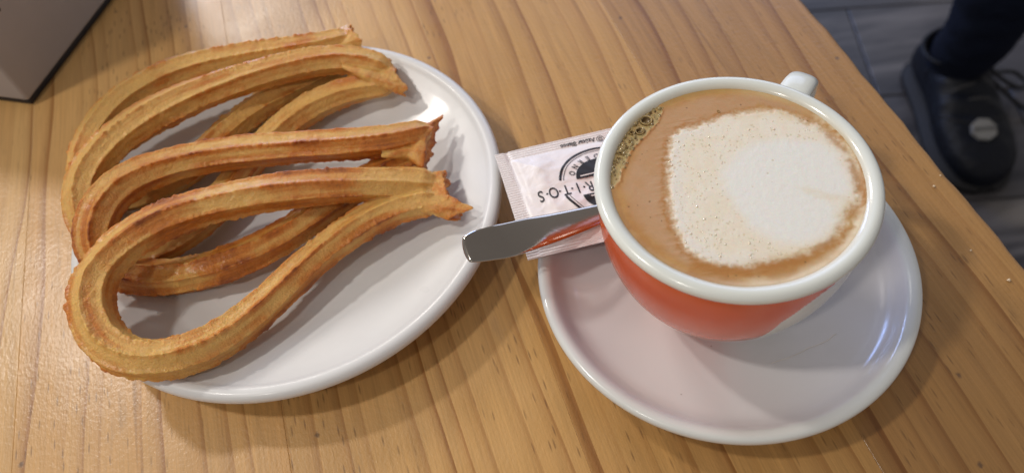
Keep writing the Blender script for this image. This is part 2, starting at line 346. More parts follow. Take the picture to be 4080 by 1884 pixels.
# ============================================================ CHURROS
def churro(name, pts, endq, label, seed, tint, spike, ends_=.2):
    pts = np.array(pts, float)
    k = np.array([.25, .5, .25])
    for _ in range(2):
        q = pts.copy(); q[1:-1] = .25*pts[:-2]+.5*pts[1:-1]+.25*pts[2:]; pts = q
    L = np.linalg.norm(np.diff(pts[:, :3], axis=0), axis=1).sum()
    n = int(L/.00065); S_ = spline(pts, n); P, R = S_[:, :3], S_[:, 3]*1.12
    R = R*(1+.045*noise(S_[:, :3], 45, seed+5))
    T, N, B = frames(P); m = 112; a = np.linspace(0, 2*np.pi, m, endpoint=False)
    s = np.linspace(0, L, n)
    nr = 7; tw = .5*np.sin(s*9+seed)[:, None]+seed
    ph = (a[None]+tw)*nr/2; ridge = 1-np.abs(np.sin(ph))            # 1 on a ridge, 0 in the valley
    rid = ridge**1.9
    prel = P[:, None]+(N[:, None]*np.cos(a)[None, :, None]+B[:, None]*np.sin(a)[None, :, None])*R[:, None, None]
    fl_ = prel.reshape(-1, 3)
    low = fbm(fl_, 55, seed, 2).reshape(n, m); mid = fbm(fl_, 300, seed+9, 3).reshape(n, m); hi = fbm(fl_, 1500, seed+20, 2).reshape(n, m)
    # long streaks that follow the extrusion
    A2 = (a[None]+tw); st = np.stack([np.repeat(s[:, None], m, 1)*14, np.cos(A2)*2.2, np.sin(A2)*2.2], -1).reshape(-1, 3)
    streak = fbm(st, 1.6, seed+70, 3).reshape(n, m)
    rix = np.floor(ph/np.pi+.5); tt = np.stack([np.repeat(s[:, None], m, 1).ravel(), rix.ravel()*3.7, np.zeros(n*m)], 1)
    teeth = (.55*noise(tt*[1, .01, 1], 480, seed+30)+.6*noise(tt*[1, .01, 1], 1000, seed+31)+.45*noise(tt*[1, .01, 1], 1700, seed+33)).reshape(n, m)
    patch = np.clip(.55+.9*fbm(tt*[1, .01, 1], 60, seed+32, 2).reshape(n, m), .05, 1.3)
    fac = .80+.185*rid+rid**1.3*teeth*patch*.088+.05*np.clip(noise(fl_, 210, seed+44).reshape(n, m)-.35, 0, 1)+.035*low+.030*mid*(.4+rid)+.018*hi
    fade = np.clip(np.minimum(s, L-s)/.006, 0, 1)[:, None]**.5
    rr = R[:, None]*fac*(.45+.55*fade)
    V = P[:, None]+(N[:, None]*np.cos(a)[None, :, None]+B[:, None]*np.sin(a)[None, :, None])*rr[..., None]
    V = V.reshape(-1, 3)
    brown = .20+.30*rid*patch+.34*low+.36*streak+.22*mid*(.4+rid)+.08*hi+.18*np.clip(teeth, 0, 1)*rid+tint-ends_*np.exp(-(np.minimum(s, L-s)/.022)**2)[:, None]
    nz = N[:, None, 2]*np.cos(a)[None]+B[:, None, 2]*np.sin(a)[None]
    brown = np.clip(brown-.09*nz, 0, 1)                               # browner underneath, paler on top
    F = grid_faces(n, m).tolist()+[list(range(m))[::-1], list(range((n-1)*m, n*m))]
    # pinched, torn end joining the two strands
    J0, J1, E0, E1 = [np.array(v) for v in endq]
    m2, n2 = 150, 46; b = np.linspace(0, 2*np.pi, m2, endpoint=False); VV = []; BR = []
    cj, ce = (J0+J1)/2, (E0+E1)/2; wj, we = (J0-J1)/2, (E0-E1)/2
    ax = (ce-cj); Lx = np.linalg.norm(ax); ax = ax/Lx; start = cj-ax*.014
    for i in range(n2):
        t = i/(n2-1); t2 = max(0, (t-.35)/.65)
        c_ = (start+(cj-start)*(t/.35)) if t < .35 else cj+(ce-cj)*t2
        W = wj*(.30+.56*(t/.35)**.8) if t < .35 else wj*.86*(1-t2)+we*1.02*t2
        th = .0040+.0016*t2+.0005*math.sin(t*9+seed)
        th *= .15+.85*min(1, t/.35)
        cb, sb = np.cos(b), np.sin(b)
        # flattened outline with ridges running out to the torn edge
        rg = .6*(1-np.abs(np.sin(b*4+seed)))**1.6
        dip = 1-.55*(1-t2)*np.exp(-(cb/.28)**2)                        # crease between the strands
        q = c_+W[None]*(np.sign(cb)*np.abs(cb)**.85)[:, None]*(1+.05*rg)[:, None]+np.array([0, 0, 1.])*((sb*th*dip)*(1+.16*rg))[:, None]
        if t2 > .25:
            tp = np.stack([cb*3, sb*1.2, np.full(m2, seed*.37)], 1)
            jag = fbm(tp, 1.3, seed+50, 2)*.0022+fbm(tp, 7, seed+51, 2)*.0009
            jag = jag+spike[1]*np.exp(-((cb-spike[0])/.20)**2)*(.6+.4*sb)+spike[3]*np.exp(-((cb-spike[2])/.16)**2)
            q = q+ax[None]*(jag*((t2-.25)/.75)**2)[:, None]
        VV.append(q); BR.append(.02+.28*rg+.8*max(0, t2-.66)+np.zeros(m2))
    # torn face: rings stepping inwards and hollow
    last = VV[-1]; cc_ = last.mean(0)
    for sc, dp in ((.90, .0005), (.72, -.0012), (.5, -.0022), (.25, -.0026)):
        VV.append(cc_+(last-cc_)*sc+ax*dp); BR.append(np.full(m2, .30 if sc < .8 else .55))
    VV = np.array(VV).reshape(-1, 3); BR = np.array(BR).ravel()
    e1, e2 = fbm(VV, 330, seed+60, 3), fbm(VV, 1100, seed+61, 2)
    VV = VV+(VV-np.repeat(VV.reshape(-1, m2, 3).mean(1), m2, 0))*(e1*.05+e2*.03)[:, None]
    BR = np.clip(BR+tint*.8+.30*e1+.1*fbm(VV, 80, seed, 2), 0, 1)
    k0 = len(V); F2 = (grid_faces(n2+4, m2)+k0).tolist()+[list(range(k0, k0+m2))[::-1], list(range(k0+(n2+3)*m2, k0+(n2+4)*m2))]
    V = np.vstack([V, VV]); F += F2; br = np.r_[brown.ravel(), BR][:, None]
    pale, gold, dark = np.array([.74, .430, .118]), np.array([.60, .200, .020]), np.array([.25, .058, .006])
    col = np.where(br < .5, pale+(gold-pale)*(br/.5), gold+(dark-gold)*((br-.5)/.5))
    # fuse strands and torn end into one skin, then give the skin the crust colours back
    tmp = mesh('raw_dough', V, F, CHURRO); md = tmp.modifiers.new('fuse', 'REMESH'); md.mode = 'VOXEL'; md.voxel_size = .00040
    bpy.context.view_layer.update(); em = tmp.evaluated_get(bpy.context.evaluated_depsgraph_get()).to_mesh()
    W = np.empty(len(em.vertices)*3); em.vertices.foreach_get('co', W); W = W.reshape(-1, 3)
    Fq = [list(p.vertices) for p in em.polygons]
    E_ = np.empty(len(em.edges)*2, np.int64); em.edges.foreach_get('vertices', E_); E_ = E_.reshape(-1, 2)
    bpy.data.objects.remove(tmp)
    deg = np.bincount(E_.ravel(), minlength=len(W))[:, None]
    dj = np.linalg.norm(W-cj, axis=1); sm = (.85*np.exp(-(dj/.0085)**2)*(np.abs((W-cj)@ax) < .011))[:, None]
    for it in range(14):
        acc = np.zeros_like(W); np.add.at(acc, E_[:, 0], W[E_[:, 1]]); np.add.at(acc, E_[:, 1], W[E_[:, 0]])
        W = W+(acc/deg-W)*sm
    kd = kdtree.KDTree(len(V[::2]))
    for i_, v_ in enumerate(V[::2]): kd.insert(v_, i_)
    kd.balance(); ci = np.array([kd.find(v_)[1] for v_ in W]); col = col[::2][ci]
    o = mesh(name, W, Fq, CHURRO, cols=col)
    return prop(o, label, 'churro', 'fried churro loops piled on the white plate')
CHURROS = {
 'A': ([[-0.0302, 0.2225, 0.0245, 0.0072], [-0.0371, 0.2241, 0.025, 0.0075], [-0.0486, 0.2241, 0.029, 0.0076], [-0.0642, 0.2235, 0.033, 0.0077], [-0.0806, 0.2238, 0.036, 0.0078], [-0.0975, 0.2241, 0.037, 0.0079], [-0.1142, 0.223, 0.038, 0.008], [-0.1328, 0.2202, 0.039, 0.008], [-0.1406, 0.2174, 0.04, 0.0081], [-0.1481, 0.2143, 0.041, 0.0082], [-0.1555, 0.2103, 0.042, 0.0083], [-0.1629, 0.2045, 0.042, 0.0084], [-0.1701, 0.1979, 0.042, 0.0086], [-0.175, 0.1914, 0.041, 0.0087], [-0.1763, 0.1839, 0.04, 0.0087], [-0.1759, 0.1764, 0.038, 0.0087], [-0.1742, 0.1691, 0.036, 0.0087], [-0.1696, 0.1615, 0.034, 0.0086], [-0.1625, 0.1554, 0.033, 0.0085], [-0.1549, 0.1523, 0.032, 0.0084], [-0.1484, 0.1516, 0.031, 0.0083], [-0.1387, 0.1531, 0.029, 0.0082], [-0.132, 0.1556, 0.027, 0.0081], [-0.1254, 0.1604, 0.025, 0.0081], [-0.1186, 0.166, 0.023, 0.0081], [-0.1116, 0.1736, 0.021, 0.008], [-0.104, 0.1817, 0.02, 0.0079], [-0.0967, 0.189, 0.02, 0.0078], [-0.0892, 0.1956, 0.02, 0.0077], [-0.0828, 0.2, 0.02, 0.0076], [-0.0729, 0.2072, 0.021, 0.0075], [-0.0621, 0.212, 0.022, 0.0074], [-0.0512, 0.2151, 0.023, 0.0073], [-0.0405, 0.2161, 0.024, 0.0073], [-0.0301, 0.214, 0.024, 0.0072]],
   [[-0.0436, 0.2303, 0.026], [-0.044, 0.2089, 0.026], [-0.027, 0.2298, 0.024], [-0.0247, 0.2022, 0.024]]),
 'B': ([[-0.0308, 0.2537, 0.0275, 0.0062], [-0.0371, 0.249, 0.03, 0.0068], [-0.0502, 0.2461, 0.033, 0.0073], [-0.0634, 0.2467, 0.034, 0.0074], [-0.081, 0.2482, 0.035, 0.0075], [-0.0991, 0.2512, 0.035, 0.0075], [-0.1172, 0.2533, 0.035, 0.0076], [-0.1263, 0.2536, 0.035, 0.0077], [-0.1377, 0.254, 0.035, 0.0078], [-0.1506, 0.2521, 0.036, 0.0079], [-0.1614, 0.2489, 0.037, 0.0081], [-0.1692, 0.2448, 0.038, 0.0083], [-0.1757, 0.2387, 0.039, 0.0085], [-0.1797, 0.2302, 0.04, 0.0087], [-0.1816, 0.2217, 0.04, 0.0087], [-0.1837, 0.2148, 0.037, 0.0084], [-0.1831, 0.2089, 0.032, 0.0082], [-0.1801, 0.2049, 0.027, 0.008], [-0.1756, 0.2031, 0.022, 0.0079], [-0.17, 0.2018, 0.019, 0.0078], [-0.1616, 0.2003, 0.018, 0.0078], [-0.1503, 0.1991, 0.018, 0.0078], [-0.14, 0.2, 0.018, 0.0077], [-0.1314, 0.201, 0.018, 0.0077], [-0.1212, 0.2036, 0.018, 0.0076], [-0.1101, 0.2077, 0.018, 0.0076], [-0.0997, 0.213, 0.018, 0.0075], [-0.091, 0.2194, 0.018, 0.0074], [-0.0834, 0.2262, 0.018, 0.0073], [-0.0752, 0.2307, 0.018, 0.0072], [-0.0659, 0.2368, 0.018, 0.0071], [-0.0564, 0.2401, 0.019, 0.0071], [-0.0485, 0.2422, 0.021, 0.007], [-0.0415, 0.2428, 0.0235, 0.0068], [-0.0353, 0.2423, 0.0255, 0.0063]],
   [[-0.0386, 0.2508, 0.029], [-0.0422, 0.2362, 0.029], [-0.0273, 0.2616, 0.026], [-0.035, 0.2319, 0.026]]),
 'C': ([[-0.0481, 0.2993, 0.0265, 0.0068], [-0.0535, 0.3019, 0.029, 0.007], [-0.0588, 0.3057, 0.031, 0.0073], [-0.0721, 0.3082, 0.033, 0.0075], [-0.0865, 0.3086, 0.034, 0.0076], [-0.1008, 0.3056, 0.035, 0.0077], [-0.115, 0.3027, 0.036, 0.0078], [-0.1294, 0.2997, 0.036, 0.0079], [-0.1406, 0.2951, 0.037, 0.008], [-0.1543, 0.2894, 0.037, 0.0081], [-0.1671, 0.2817, 0.038, 0.0083], [-0.1756, 0.2758, 0.038, 0.0084], [-0.1831, 0.2679, 0.038, 0.0085], [-0.1894, 0.2599, 0.037, 0.0085], [-0.1942, 0.2521, 0.035, 0.0084], [-0.1959, 0.2444, 0.033, 0.0082], [-0.195, 0.2353, 0.03, 0.008], [-0.1936, 0.2296, 0.026, 0.0078], [-0.1876, 0.2219, 0.023, 0.0077], [-0.1806, 0.2177, 0.02, 0.0077], [-0.172, 0.2156, 0.019, 0.0077], [-0.1623, 0.2163, 0.019, 0.0077], [-0.1544, 0.221, 0.018, 0.0077], [-0.1461, 0.2267, 0.018, 0.0077], [-0.1386, 0.2341, 0.018, 0.0077], [-0.1344, 0.2395, 0.018, 0.0076], [-0.1296, 0.249, 0.018, 0.0076], [-0.1246, 0.2588, 0.018, 0.0076], [-0.1166, 0.2695, 0.018, 0.0076], [-0.1083, 0.2786, 0.018, 0.0076], [-0.0998, 0.2863, 0.019, 0.0075], [-0.0907, 0.2914, 0.02, 0.0075], [-0.0795, 0.2953, 0.021, 0.0074], [-0.0671, 0.296, 0.023, 0.0073], [-0.0547, 0.2936, 0.0255, 0.007], [-0.0476, 0.2911, 0.025, 0.0064]],
   [[-0.0585, 0.3098, 0.03], [-0.0572, 0.288, 0.03], [-0.0482, 0.31, 0.024], [-0.0428, 0.2846, 0.024]]),
 'D': ([[-0.0676, 0.332, 0.024, 0.0066], [-0.0744, 0.3306, 0.024, 0.007], [-0.0867, 0.3279, 0.026, 0.0074], [-0.0963, 0.3247, 0.028, 0.0076], [-0.1061, 0.3248, 0.029, 0.0076], [-0.1256, 0.3237, 0.031, 0.0077], [-0.1402, 0.3224, 0.032, 0.0078], [-0.1546, 0.3197, 0.033, 0.0079], [-0.169, 0.3147, 0.033, 0.008], [-0.1799, 0.3076, 0.033, 0.008], [-0.1875, 0.2995, 0.033, 0.008], [-0.1933, 0.2912, 0.032, 0.0079], [-0.198, 0.2822, 0.031, 0.0078], [-0.2009, 0.274, 0.029, 0.0077], [-0.2016, 0.2648, 0.027, 0.0076], [-0.2, 0.2568, 0.024, 0.0075], [-0.1947, 0.2515, 0.021, 0.0074], [-0.187, 0.2497, 0.019, 0.0074], [-0.1795, 0.2518, 0.018, 0.0074], [-0.1676, 0.254, 0.018, 0.0074], [-0.1549, 0.2589, 0.018, 0.0074], [-0.1437, 0.271, 0.018, 0.0074], [-0.1368, 0.2816, 0.018, 0.0074], [-0.1276, 0.2922, 0.018, 0.0074], [-0.1171, 0.3007, 0.018, 0.0074], [-0.1038, 0.3054, 0.019, 0.0073], [-0.0907, 0.3101, 0.019, 0.0072], [-0.0813, 0.3137, 0.02, 0.0072], [-0.0746, 0.3187, 0.022, 0.007]],
   [[-0.0827, 0.3388, 0.024], [-0.0785, 0.3204, 0.024], [-0.069, 0.3401, 0.024], [-0.063, 0.3226, 0.024]]),
}
CREAM = [[-0.362, 0.538], [-0.28, 0.586], [-0.139, 0.595], [0.076, 0.653], [0.235, 0.653], [0.519, 0.608], [0.64, 0.5], [0.759, 0.395], [0.854, 0.232], [0.912, 0.082], [0.903, -0.111], [0.853, -0.288], [0.807, -0.381], [0.72, -0.42], [0.646, -0.471], [0.607, -0.552], [0.528, -0.644], [0.397, -0.713], [0.224, -0.756], [0.078, -0.775], [-0.06, -0.769], [-0.171, -0.789], [-0.303, -0.763], [-0.424, -0.698], [-0.528, -0.561], [-0.558, -0.404], [-0.566, -0.223], [-0.528, 0.001], [-0.457, 0.278], [-0.4, 0.443]]
WHITE = [[-0.086, 0.1], [0.07, 0.239], [0.251, 0.326], [0.519, 0.319], [0.771, 0.213], [0.851, 0.07], [0.86, -0.101], [0.814, -0.28], [0.74, -0.344], [0.649, -0.319], [0.521, -0.218], [0.63, -0.345], [0.653, -0.428], [0.602, -0.55], [0.455, -0.65], [0.269, -0.677], [0.117, -0.604], [-0.001, -0.472], [-0.051, -0.283], [-0.103, -0.088]]
BUB = [[-0.363, 0.875], [-0.446, 0.716], [-0.596, 0.59], [-0.724, 0.462], [-0.817, 0.305], [-0.894, 0.174], [-0.978, 0.095], [-0.957, 0.285], [-0.903, 0.45], [-0.834, 0.59], [-0.703, 0.733], [-0.531, 0.866], [-0.421, 0.902]]
TAN = [[-0.36, 0.861], [-0.154, 0.912], [0.113, 0.921], [0.421, 0.864], [0.714, 0.714], [0.898, 0.509], [0.767, 0.472], [0.525, 0.628], [0.242, 0.676], [0.061, 0.67], [-0.155, 0.611], [-0.299, 0.59], [-0.409, 0.47], [-0.479, 0.233], [-0.559, -0.087], [-0.597, -0.307], [-0.578, -0.444], [-0.545, -0.558], [-0.457, -0.691], [-0.574, -0.731], [-0.708, -0.568], [-0.817, -0.351], [-0.891, -0.111], [-0.905, 0.08], [-0.808, 0.303], [-0.705, 0.458], [-0.577, 0.586]]
DARKB = [[-0.535, 0.763, 0.051], [-0.613, 0.66, 0.039], [-0.647, 0.74, 0.022], [-0.68, 0.656, 0.023], [-0.7, 0.698, 0.018], [-0.765, 0.517, 0.016], [-0.823, 0.458, 0.016], [-0.758, 0.62, 0.018], [-0.86, 0.466, 0.014], [-0.897, 0.385, 0.012], [-0.857, 0.409, 0.01], [-0.72, 0.565, 0.012], [-0.602, 0.805, 0.016], [-0.477, 0.838, 0.014], [-0.813, 0.546, 0.012], [-0.92, 0.277, 0.01], [-0.665, 0.592, 0.01], [-0.435, 0.845, 0.01], [-0.68, 0.763, 0.012], [-0.838, 0.525, 0.01], [-0.9, 0.323, 0.008], [-0.784, 0.579, 0.01]]
churro('churro', *CHURROS['A'], 'front golden churro loop with its bend hanging over the lower left plate rim', 3, .04, (-.70, .0128, -.35, .003), .34)
churro('churro', *CHURROS['B'], 'darkest orange churro loop, second from the front, between the front loop and the pale ones', 7, .16, (.85, .0035, .2, .001), .0)
churro('churro', *CHURROS['C'], 'pale golden churro loop lying over the rearmost one', 12, -.06, (-.85, .0030, .8, .0015))
churro('churro', *CHURROS['D'], 'palest churro loop at the very back of the plate, partly covered', 19, -.16, (.8, .0010, 0, .0005))

# ============================================================ SAUCER
SC = (.0852, .1602)
sa = empty('saucer', (SC[0], SC[1], 0), 0, 'white round saucer under the orange coffee cup', 'saucer')
prof = [(0, .0072), (.020, .0072), (.026, .0074), (.028, .0068), (.034, .0068), (.050, .0074), (.060, .0090), (.0650, .0112), (.0680, .0140), (.0699, .0168), (.0714, .0192), (.0729, .0208), (.0745, .0216), (.0760, .0217), (.0771, .0209),
        (.0775, .0198), (.0770, .0180), (.073, .0150), (.066, .0090), (.052, .0040), (.046, .0022), (.044, .0004), (.042, .0004), (.040, .0022), (.02, .003), (0, .003)]
PP = spline([(a, b, 0) for a, b in prof], 140)[:, :2]
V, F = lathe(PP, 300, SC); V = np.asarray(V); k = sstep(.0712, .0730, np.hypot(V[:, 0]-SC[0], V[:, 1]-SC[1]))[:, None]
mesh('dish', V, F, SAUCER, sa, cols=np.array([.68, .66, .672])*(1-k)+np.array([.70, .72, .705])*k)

# a dried milk thread on the saucer
a = spline([(.0941, .1181, 0), (.1030, .1195, 0), (.1112, .1219, 0), (.1175, .1232, 0), (.1235, .1259, 0)], 40); a[:, 0] += .0004*np.sin(np.arange(40)*.8); rr_ = np.hypot(a[:, 0]-SC[0], a[:, 1]-SC[1])
a[:, 2] = np.interp(rr_, [.028, .034, .050, .060, .065], [.0068, .0068, .0074, .0090, .0112])+.00012
Vt, Ft = tube(a, .00013, 6); mesh('milk_thread', Vt, Ft, plain('dried_milk', (.86, .80, .74), .3), sa)

# ============================================================ CUP
CC = (.0820, .1605); ZT = .073
cu = empty('coffee_cup', (CC[0], CC[1], .0072), 0, 'wide orange and white cappuccino cup standing on the saucer', 'cup')
def rbody(z):
    t = np.clip((z-.010)/(ZT-.010), 0, 1); return .0235+(.0488-.0235)*(1-(1-t)**2.5)**(1/1.3)
outer = [(float(rbody(z)), float(z)) for z in np.linspace(ZT, .0105, 60)]
lip = [(.0440, .0765), (.0447, .0775), (.0456, .0783), (.0468, .0788), (.0480, .0788), (.0492, .0783), (.0501, .0773), (.0503, .0762), (.0500, .0750), (.0493, .0741), (.0489, .0735)]
inner = [(0, .0135), (.018, .0138), (.028, .021), (.036, .034), (.041, .052), (.0430, .066), (.0437, .0735)]
foot = [(.0232, .0095), (.0230, .0078), (.0222, .0074), (.0208, .0076), (.0204, .0092), (.019, .0100), (0, .0100)]
a1 = spline([(a, b, 0) for a, b in inner+lip], 110)[:, :2]
PP = np.vstack([a1, outer, foot]); NA = 640
V, F = lathe(PP, NA, CC)
nz_ = len(a1); ang = np.degrees(np.arctan2(V[:, 1]-CC[1], V[:, 0]-CC[0])); z = V[:, 2]
zb = np.array([.010, .020, .0300, .0406, .0553, .0637, .0679, .0702, .074]); fb = np.array([-96., -93, -90, -87.1, -83.7, -76.3, -70, -62.3, -48])
bnd = np.interp(z, zb, fb); d = (bnd-ang) % 360                        # degrees clockwise from the edge of the swoosh
row = np.repeat(np.arange(len(PP)), NA)
edge = sstep(0, .8, d)*sstep(218, 217.2, d)*sstep(.0739, .0735, z)*sstep(.0088, .0094, z)*((row >= nz_-3))
WHC, ORC = np.array([.755, .79, .755]), np.array([.72, .108, .009])
thin = .5*np.exp(-((z-.0106)/.0012)**2)[:, None]                       # glaze breaks paler over the foot
stain = np.exp(-((z-.0770)/.0011)**2)*(row < nz_)*(.32+.5*sstep(-.1, .5, noise(V, 60, 5)))*(np.hypot(V[:, 0]-CC[0], V[:, 1]-CC[1]) < .0462)
col = WHC*(1-edge[:, None])+(ORC*(1-thin)+np.array([.72, .30, .20])*thin)*edge[:, None]
stain = np.clip(stain, 0, 1)[:, None]; col = col*(1-stain)+np.array([.52, .36, .13])*stain
mesh('cup_body', V, F, CUP, cu, cols=col)
# loop handle, its flat thumb rest is all that shows past the rim
dirv = np.array([.0445, .0500]); dirv = dirv/np.linalg.norm(dirv)
hp = [(.0440, .0668), (.0520, .0690), (.0610, .0692), (.0680, .0655), (.0705, .0580), (.0685, .0480), (.0610, .0395), (.0500, .0340), (.0400, .0310)]
P3 = spline([(CC[0]+dirv[0]*a, CC[1]+dirv[1]*a, b) for a, b in hp], 60)
T, N, B = frames(P3); n = 30; aa = np.linspace(0, 2*np.pi, n, endpoint=False); k = np.linspace(0, 1, 60)
wd = np.interp(k, [0, .15, .4, 1], [.0078, .0064, .0056, .0062]); th = np.interp(k, [0, .2, 1], [.0040, .0030, .0038])
sq = lambda v: np.sign(v)*np.abs(v)**.75
V = P3[:, None]+N[:, None]*(sq(np.cos(aa))[None, :, None]*wd[:, None, None])+B[:, None]*(sq(np.sin(aa))[None, :, None]*th[:, None, None])
V = V.reshape(-1, 3); mesh('handle', V, grid_faces(60, n), CUP, cu, cols=np.tile(WHC, (len(V), 1)))

# ============================================================ COFFEE
RC, ZC = .0450, .0765
nr_, na_ = 230, 760
rr = np.sqrt(np.linspace(0, 1, nr_)); rr = np.linspace(0, 1, nr_); aa = np.linspace(0, 2*np.pi, na_, endpoint=False)
X = np.outer(rr, np.cos(aa)).ravel(); Y = np.outer(rr, np.sin(aa)).ravel()
def sdf(poly, x, y):
    p = np.array(poly); q = np.roll(p, -1, 0); best = np.full(len(x), 9.); ins = np.zeros(len(x), bool)
    for (ax_, ay_), (bx_, by_) in zip(p, q):
        ex, ey = bx_-ax_, by_-ay_; t = np.clip(((x-ax_)*ex+(y-ay_)*ey)/(ex*ex+ey*ey+1e-12), 0, 1)
        best = np.minimum(best, np.hypot(x-ax_-t*ex, y-ay_-t*ey))
        c = ((ay_ > y) != (by_ > y)) & (x < ex*(y-ay_)/(ey+1e-12)+ax_); ins ^= c
    return np.where(ins, best, -best)                                   # positive inside
P2 = np.stack([X, Y, 0*X], 1)
n1, n2_, n3, n4 = fbm(P2, 7, 1, 4), fbm(P2, 26, 2, 3), fbm(P2, 70, 3, 2), fbm(P2, 4, 8, 2)
leftw = sstep(.2, -.4, X)                                               # the left edge of the milk is frayed sideways
fr = fbm(P2*[.35, 2.6, 1], 13, 6, 3)
dc = sdf(CREAM, X, Y)+.020*n1*(1-leftw)+.012*n2_+leftw*fr*.009+.035*sstep(0, .8, X); dw = sdf(WHITE, X, Y)+.018*n1+.006*n2_
dbub = sdf(BUB, X, Y)+.012*n1+.006*n2_; dt = sdf(TAN, X, Y)+.02*n1
R2 = np.hypot(X, Y)
cBR, cTAN, cCREAM, cWHITE, cOL, cCAR = [np.array(c) for c in ((.46, .235, .082), (.51, .300, .155), (.83, .765, .65), (.82, .81, .765), (.44, .33, .150), (.56, .34, .125))]
col = np.tile(cBR, (len(X), 1))
def lay(c, m): 
    global col
    col = col*(1-m[:, None])+c*m[:, None]
right = sstep(-.1, .55, X)
mot = fbm(P2, 11, 31, 4)
lay(np.array([.56, .34, .13]), np.clip(.30+.75*mot, 0, 1)*.55); lay(np.array([.40, .19, .065]), np.clip(fbm(P2, 9, 41, 4)-.1, 0, 1)*.6)
lay(np.array([.50, .275, .095]), right*.8)
lay(cCREAM*[.93, .86, .74], np.clip(sstep(.87, .97, R2+.012*n1)*sstep(-.25, .35, X-.4*Y)*(.8+.25*n1), 0, 1))       # milky line round the wall
lay(cTAN, sstep(-.03, .06, dt)*(.92-.1*np.clip(n2_, -1, 1)))
lay(np.array([.54, .345, .215]), sstep(0, .12, dt)*sstep(.1, .7, n4+.35)*.45)
lay(cBR*[.95, .88, .8], np.clip(np.exp(-((dc+.035)/.030)**2)*(.75+.6*n2_+.4*fr*leftw), 0, 1))                   # caramel line around the milk
lay(cCAR, np.clip(sstep(-.10, -.01, dc)*right*(.30+.6*n1), 0, 1))
lay(cCREAM*[.97, .92, .84], sstep(-.055, .035, dc+.012*n3)*.9); lay(cCREAM, sstep(-.01, .06, dc+.015*n2_))
lay(np.array([.70, .55, .33]), np.clip(sstep(.10, .0, dc)*sstep(-.01, .02, dc)*(1-leftw)*(.45+.7*n1), 0, 1)*.7)
lay(np.array([.80, .70, .53]), np.clip(sstep(.1, .9, n1+.3)*sstep(.02, .06, dc)*.4, 0, 1))
lay(np.array([.80, .755, .69]), np.exp(-((dc-.05)/.05)**2)*leftw*.8*sstep(0, .01, dc))
lay(cWHITE, sstep(-.07, .07, dw))
lay(np.array([.72, .60, .40]), np.exp(-(np.abs(sdf([(.45, -.185), (.60, -.285), (.74, -.345), (.60, -.29)], X, Y)+.02*n1)/.03)**2)*.25)
for p0, p1, wd_, k_ in (((-.50, -.72), (-.17, -.845), .034, .8), ((-.03, -.845), (.27, -.81), .032, .75), ((.36, -.77), (.52, -.70), .028, .6), ((.93, -.02), (.90, -.28), .03, .55), ((.86, .27), (.92, .10), .03, .5)):
    ex, ey = p1[0]-p0[0], p1[1]-p0[1]; t_ = np.clip(((X-p0[0])*ex+(Y-p0[1])*ey)/(ex*ex+ey*ey), 0, 1)
    ds = np.hypot(X-p0[0]-t_*ex, Y-p0[1]-t_*ey)+.012*n2_; lay(np.array([.43, .195, .055]), np.exp(-(np.clip(ds, 0, 9)/(wd_*1.25))**2)*min(1, k_*1.2))
lay(cOL, sstep(-.008, .012, dbub))
lay(cBR*[.72, .62, .5], np.exp(-((dbub+.012)/.012)**2)*.85*sstep(.96, .90, R2))
lay(np.array([.40, .25, .08]), np.clip(sstep(.965, .995, R2)*.75*(1-.6*right), 0, 1))
lay(np.array([.56, .36, .14]), np.clip(sstep(.90, .97, R2)*sstep(.2, .9, Y)*.55, 0, 1))
Z = ZC+.00003*n2_+.000012*n3+.0005*sstep(.93, 1.0, R2)+.00025*sstep(-.02, .04, dc)-.0004*sstep(-.01, .02, dbub)+.00010*fr*leftw*np.exp(-((dc+.05)/.07)**2)
# open bubbles: dark pits with a fine rim
rng = np.random.default_rng(5)
def pit(cx, cy, r, c, depth, a=1.):
    global Z
    d_ = np.hypot(X-cx, Y-cy)/r; m = sstep(1.08, .80, d_)*a
    lay(np.array(c), m); Z = Z-depth*np.clip(1-d_**2, 0, 1)
for cx, cy, r in DARKB: pit(cx, cy, r*1.1, (.125, .068, .022), r*RC*.8, .9); 
for cx, cy, r in DARKB[:6]: pit(cx+r*.25, cy+r*.2, r*.4, (.30, .20, .08), 0, .8)
k_ = 0
while k_ < 90:
    x, y = rng.uniform(-1, -.3), rng.uniform(0, .95)
    if sdf(BUB, np.array([x]), np.array([y]))[0] > .012: pit(x, y, rng.uniform(.004, .010), (.17, .10, .035), .0001, .85); k_ += 1
k_ = 0
while k_ < 190:
    x, y = rng.uniform(-.6, .95), rng.uniform(-.85, .75)
    dd = sdf(CREAM, np.array([x]), np.array([y]))[0]; d3 = sdf(WHITE, np.array([x]), np.array([y]))[0]
    if dd > .01 and (d3 < -.02 or rng.random() < .05) : pit(x, y, rng.uniform(.004, .011), (.60, .50, .33), .00006, .55); k_ += 1
for _ in range(46):
    a_, q = rng.uniform(0, 6.28), rng.uniform(.55, .95); x, y = q*math.cos(a_), q*math.sin(a_)
    if sdf(CREAM, np.array([x]), np.array([y]))[0] < -.01: pit(x, y, rng.uniform(.004, .009), (.22, .12, .045), .0001, .8)
V = np.stack([CC[0]+RC*X, CC[1]+RC*Y, Z], 1)
cf = empty('cappuccino', (CC[0], CC[1], ZC), 0, 'milky cappuccino with a heart of white foam filling the orange cup', 'coffee')
mesh('foam_surface', V, grid_faces(nr_, na_), COFFEE, cf, cols=col)
